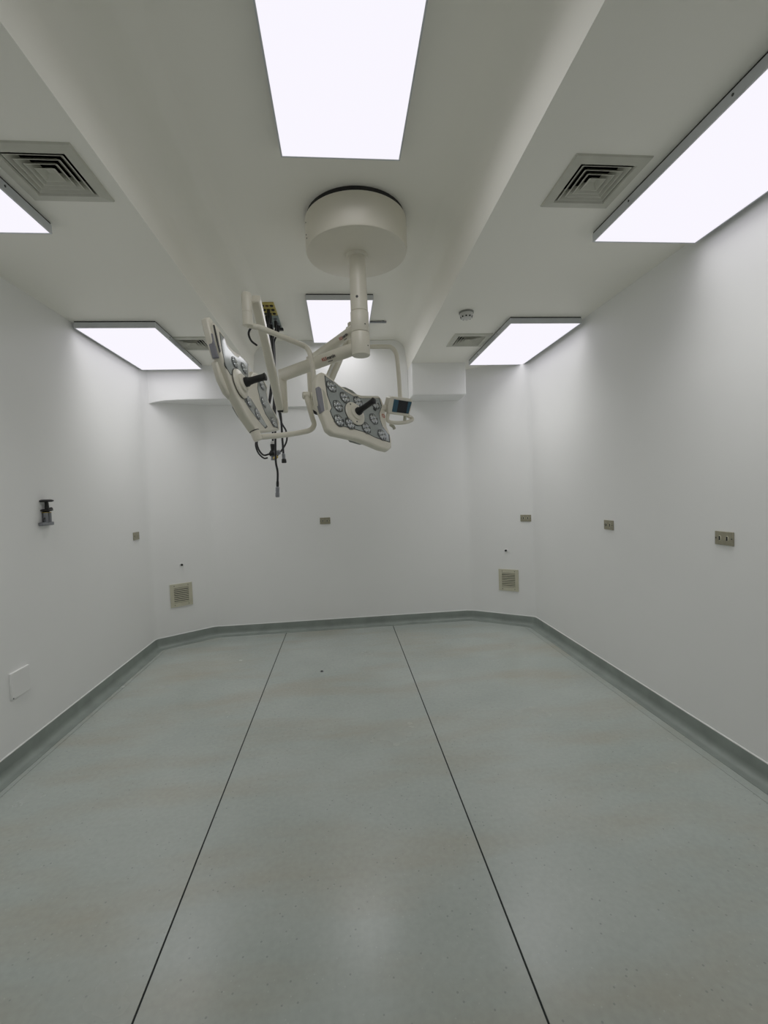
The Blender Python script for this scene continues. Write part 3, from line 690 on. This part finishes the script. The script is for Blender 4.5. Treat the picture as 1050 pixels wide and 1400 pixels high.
LB().tube([pa_, pb_], 0.024, 20).build('head_pivot', 'cream', lamp, smooth=True)
LB().tube([PQ(505, 700, -0.05), PQ(560, 740, -0.05), PQ(575, 775, -0.05)], 0.012, 12).build('pivot_screw', 'creamd', lamp, smooth=True)

# ---- lamp head seen edge-on
b1 = [(291.5, 443), (293.5, 440), (300, 449), (306.5, 458), (311, 469), (317, 476), (323, 481), (329, 484), (335, 489.5), (341, 497), (342, 513), (346, 507.5), (351, 509), (359, 515.5), (366.5, 529), (365.5, 536), (368, 549), (380, 571), (383, 580), (383, 588), (370, 590), (352, 591), (338, 570), (325, 545), (317, 525), (308, 500), (301, 482), (296, 463)]
fp1 = poly_plane(b1, HC1, N1)
H1 = LB().prism(fp1, -N1*0.050).build('lamp_head', 'cream', lamp, bevel=0.012, bseg=4)
def slab1(px, name, mt, off, th=0.004, bev=0.0):
    return LB().prism(poly_plane(px, HC1, N1, off), -N1*th).build(name, mt, H1, bevel=bev)
gA = [(300, 453.5), (306, 460.5), (309, 471), (313, 477), (322, 487), (326, 489), (328.5, 486.5), (333.5, 491), (339.5, 498), (339.5, 518), (331, 514), (321, 512), (315.5, 513), (308, 500), (303, 476)]
slab1(gA, 'seal', 'rim', 0.0010)
slab1(ring_poly(gA, 0, 0, 0, 0.955), 'cover_glass', 'glass', 0.0020)
gB = [(333, 540), (339, 541), (343, 545), (350, 556), (358, 570), (366, 583.5), (363, 586), (352, 573), (342, 560), (335, 549)]
slab1(gB, 'seal', 'rim', 0.0010); slab1(ring_poly(gB, 0, 0, 0, 0.93), 'cover_glass', 'glass', 0.0020)
gC = [(353, 518), (358.5, 517.5), (365, 530), (364, 536), (366.5, 549), (379, 573), (380.5, 586), (374, 583), (363, 566), (356, 548), (352, 530)]
slab1(gC, 'seal', 'rim', 0.0010); slab1(ring_poly(gC, 0, 0, 0, 0.94), 'cover_glass', 'glass', 0.0020)
for x, y in ((321, 496), (333.5, 503.5), (358, 526.5), (360.5, 550), (373.5, 577), (340, 549), (352, 566)):
    lens(x, y, HC1+N1*0.002, N1, 0.034, H1, 0.2)
hub1 = PP(327, 525, HC1, N1)
LB().lathe(hub1, N1, [(0.080, 0.0), (0.080, 0.010), (0.074, 0.016), (0.050, 0.020), (0.048, 0.030), (0.040, 0.036)], 40).build('hub', 'cream', H1, smooth=True)
LB().lathe(hub1, N1, [(0.0825, 0.002), (0.0825, 0.005)], 40).build('hub_seal', 'rim', H1)
h0 = hub1+N1*0.030; L_ = 0.122
LB().lathe(h0, N1, [(0.026, 0), (0.027, 0.02), (0.021, 0.03), (0.0185, 0.05), (0.0185, L_-0.01), (0.021, L_-0.006), (0.021, L_), (0.015, L_+0.003)], 24).build('handle', 'black', H1, smooth=True)
# shells on the back of the head, grip on the near side
slab1([(283.5, 434), (286.5, 432.5), (290.5, 437), (295, 447), (301, 468), (306, 488), (299, 490), (291, 466), (286, 447)], 'back_shell', 'cream', -0.018, 0.038, 0.009)
slab1([(296, 493), (306, 491), (313, 505), (321, 525), (324, 540), (320, 546), (312, 537), (303, 518)], 'back_shell', 'cream', -0.030, 0.034, 0.010)
slab1([(323, 548), (331, 556), (341, 572), (348, 586), (341, 583), (330, 568), (323, 556)], 'back_shell', 'backc', -0.030, 0.026, 0.006)
slab1([(292.2, 444), (293.4, 444), (297.5, 461), (302, 480), (301, 482), (296.4, 464)], 'seam', 'rim', 0.0008, 0.004)
e_a, e_b = PP(294.5, 455, HC1, N1), PP(302.5, 488, HC1, N1)
ed = (e_b-e_a).normalized(); on = ed.cross(N1).normalized()
if on.dot(CAM-e_a) < 0: on = -on
LB().prism([e_a-N1*0.014+on*0.010, e_a-N1*0.046+on*0.010, e_b-N1*0.044+on*0.010, e_b-N1*0.014+on*0.010], -on*0.02).build('grip', 'grip', H1, bevel=0.004)
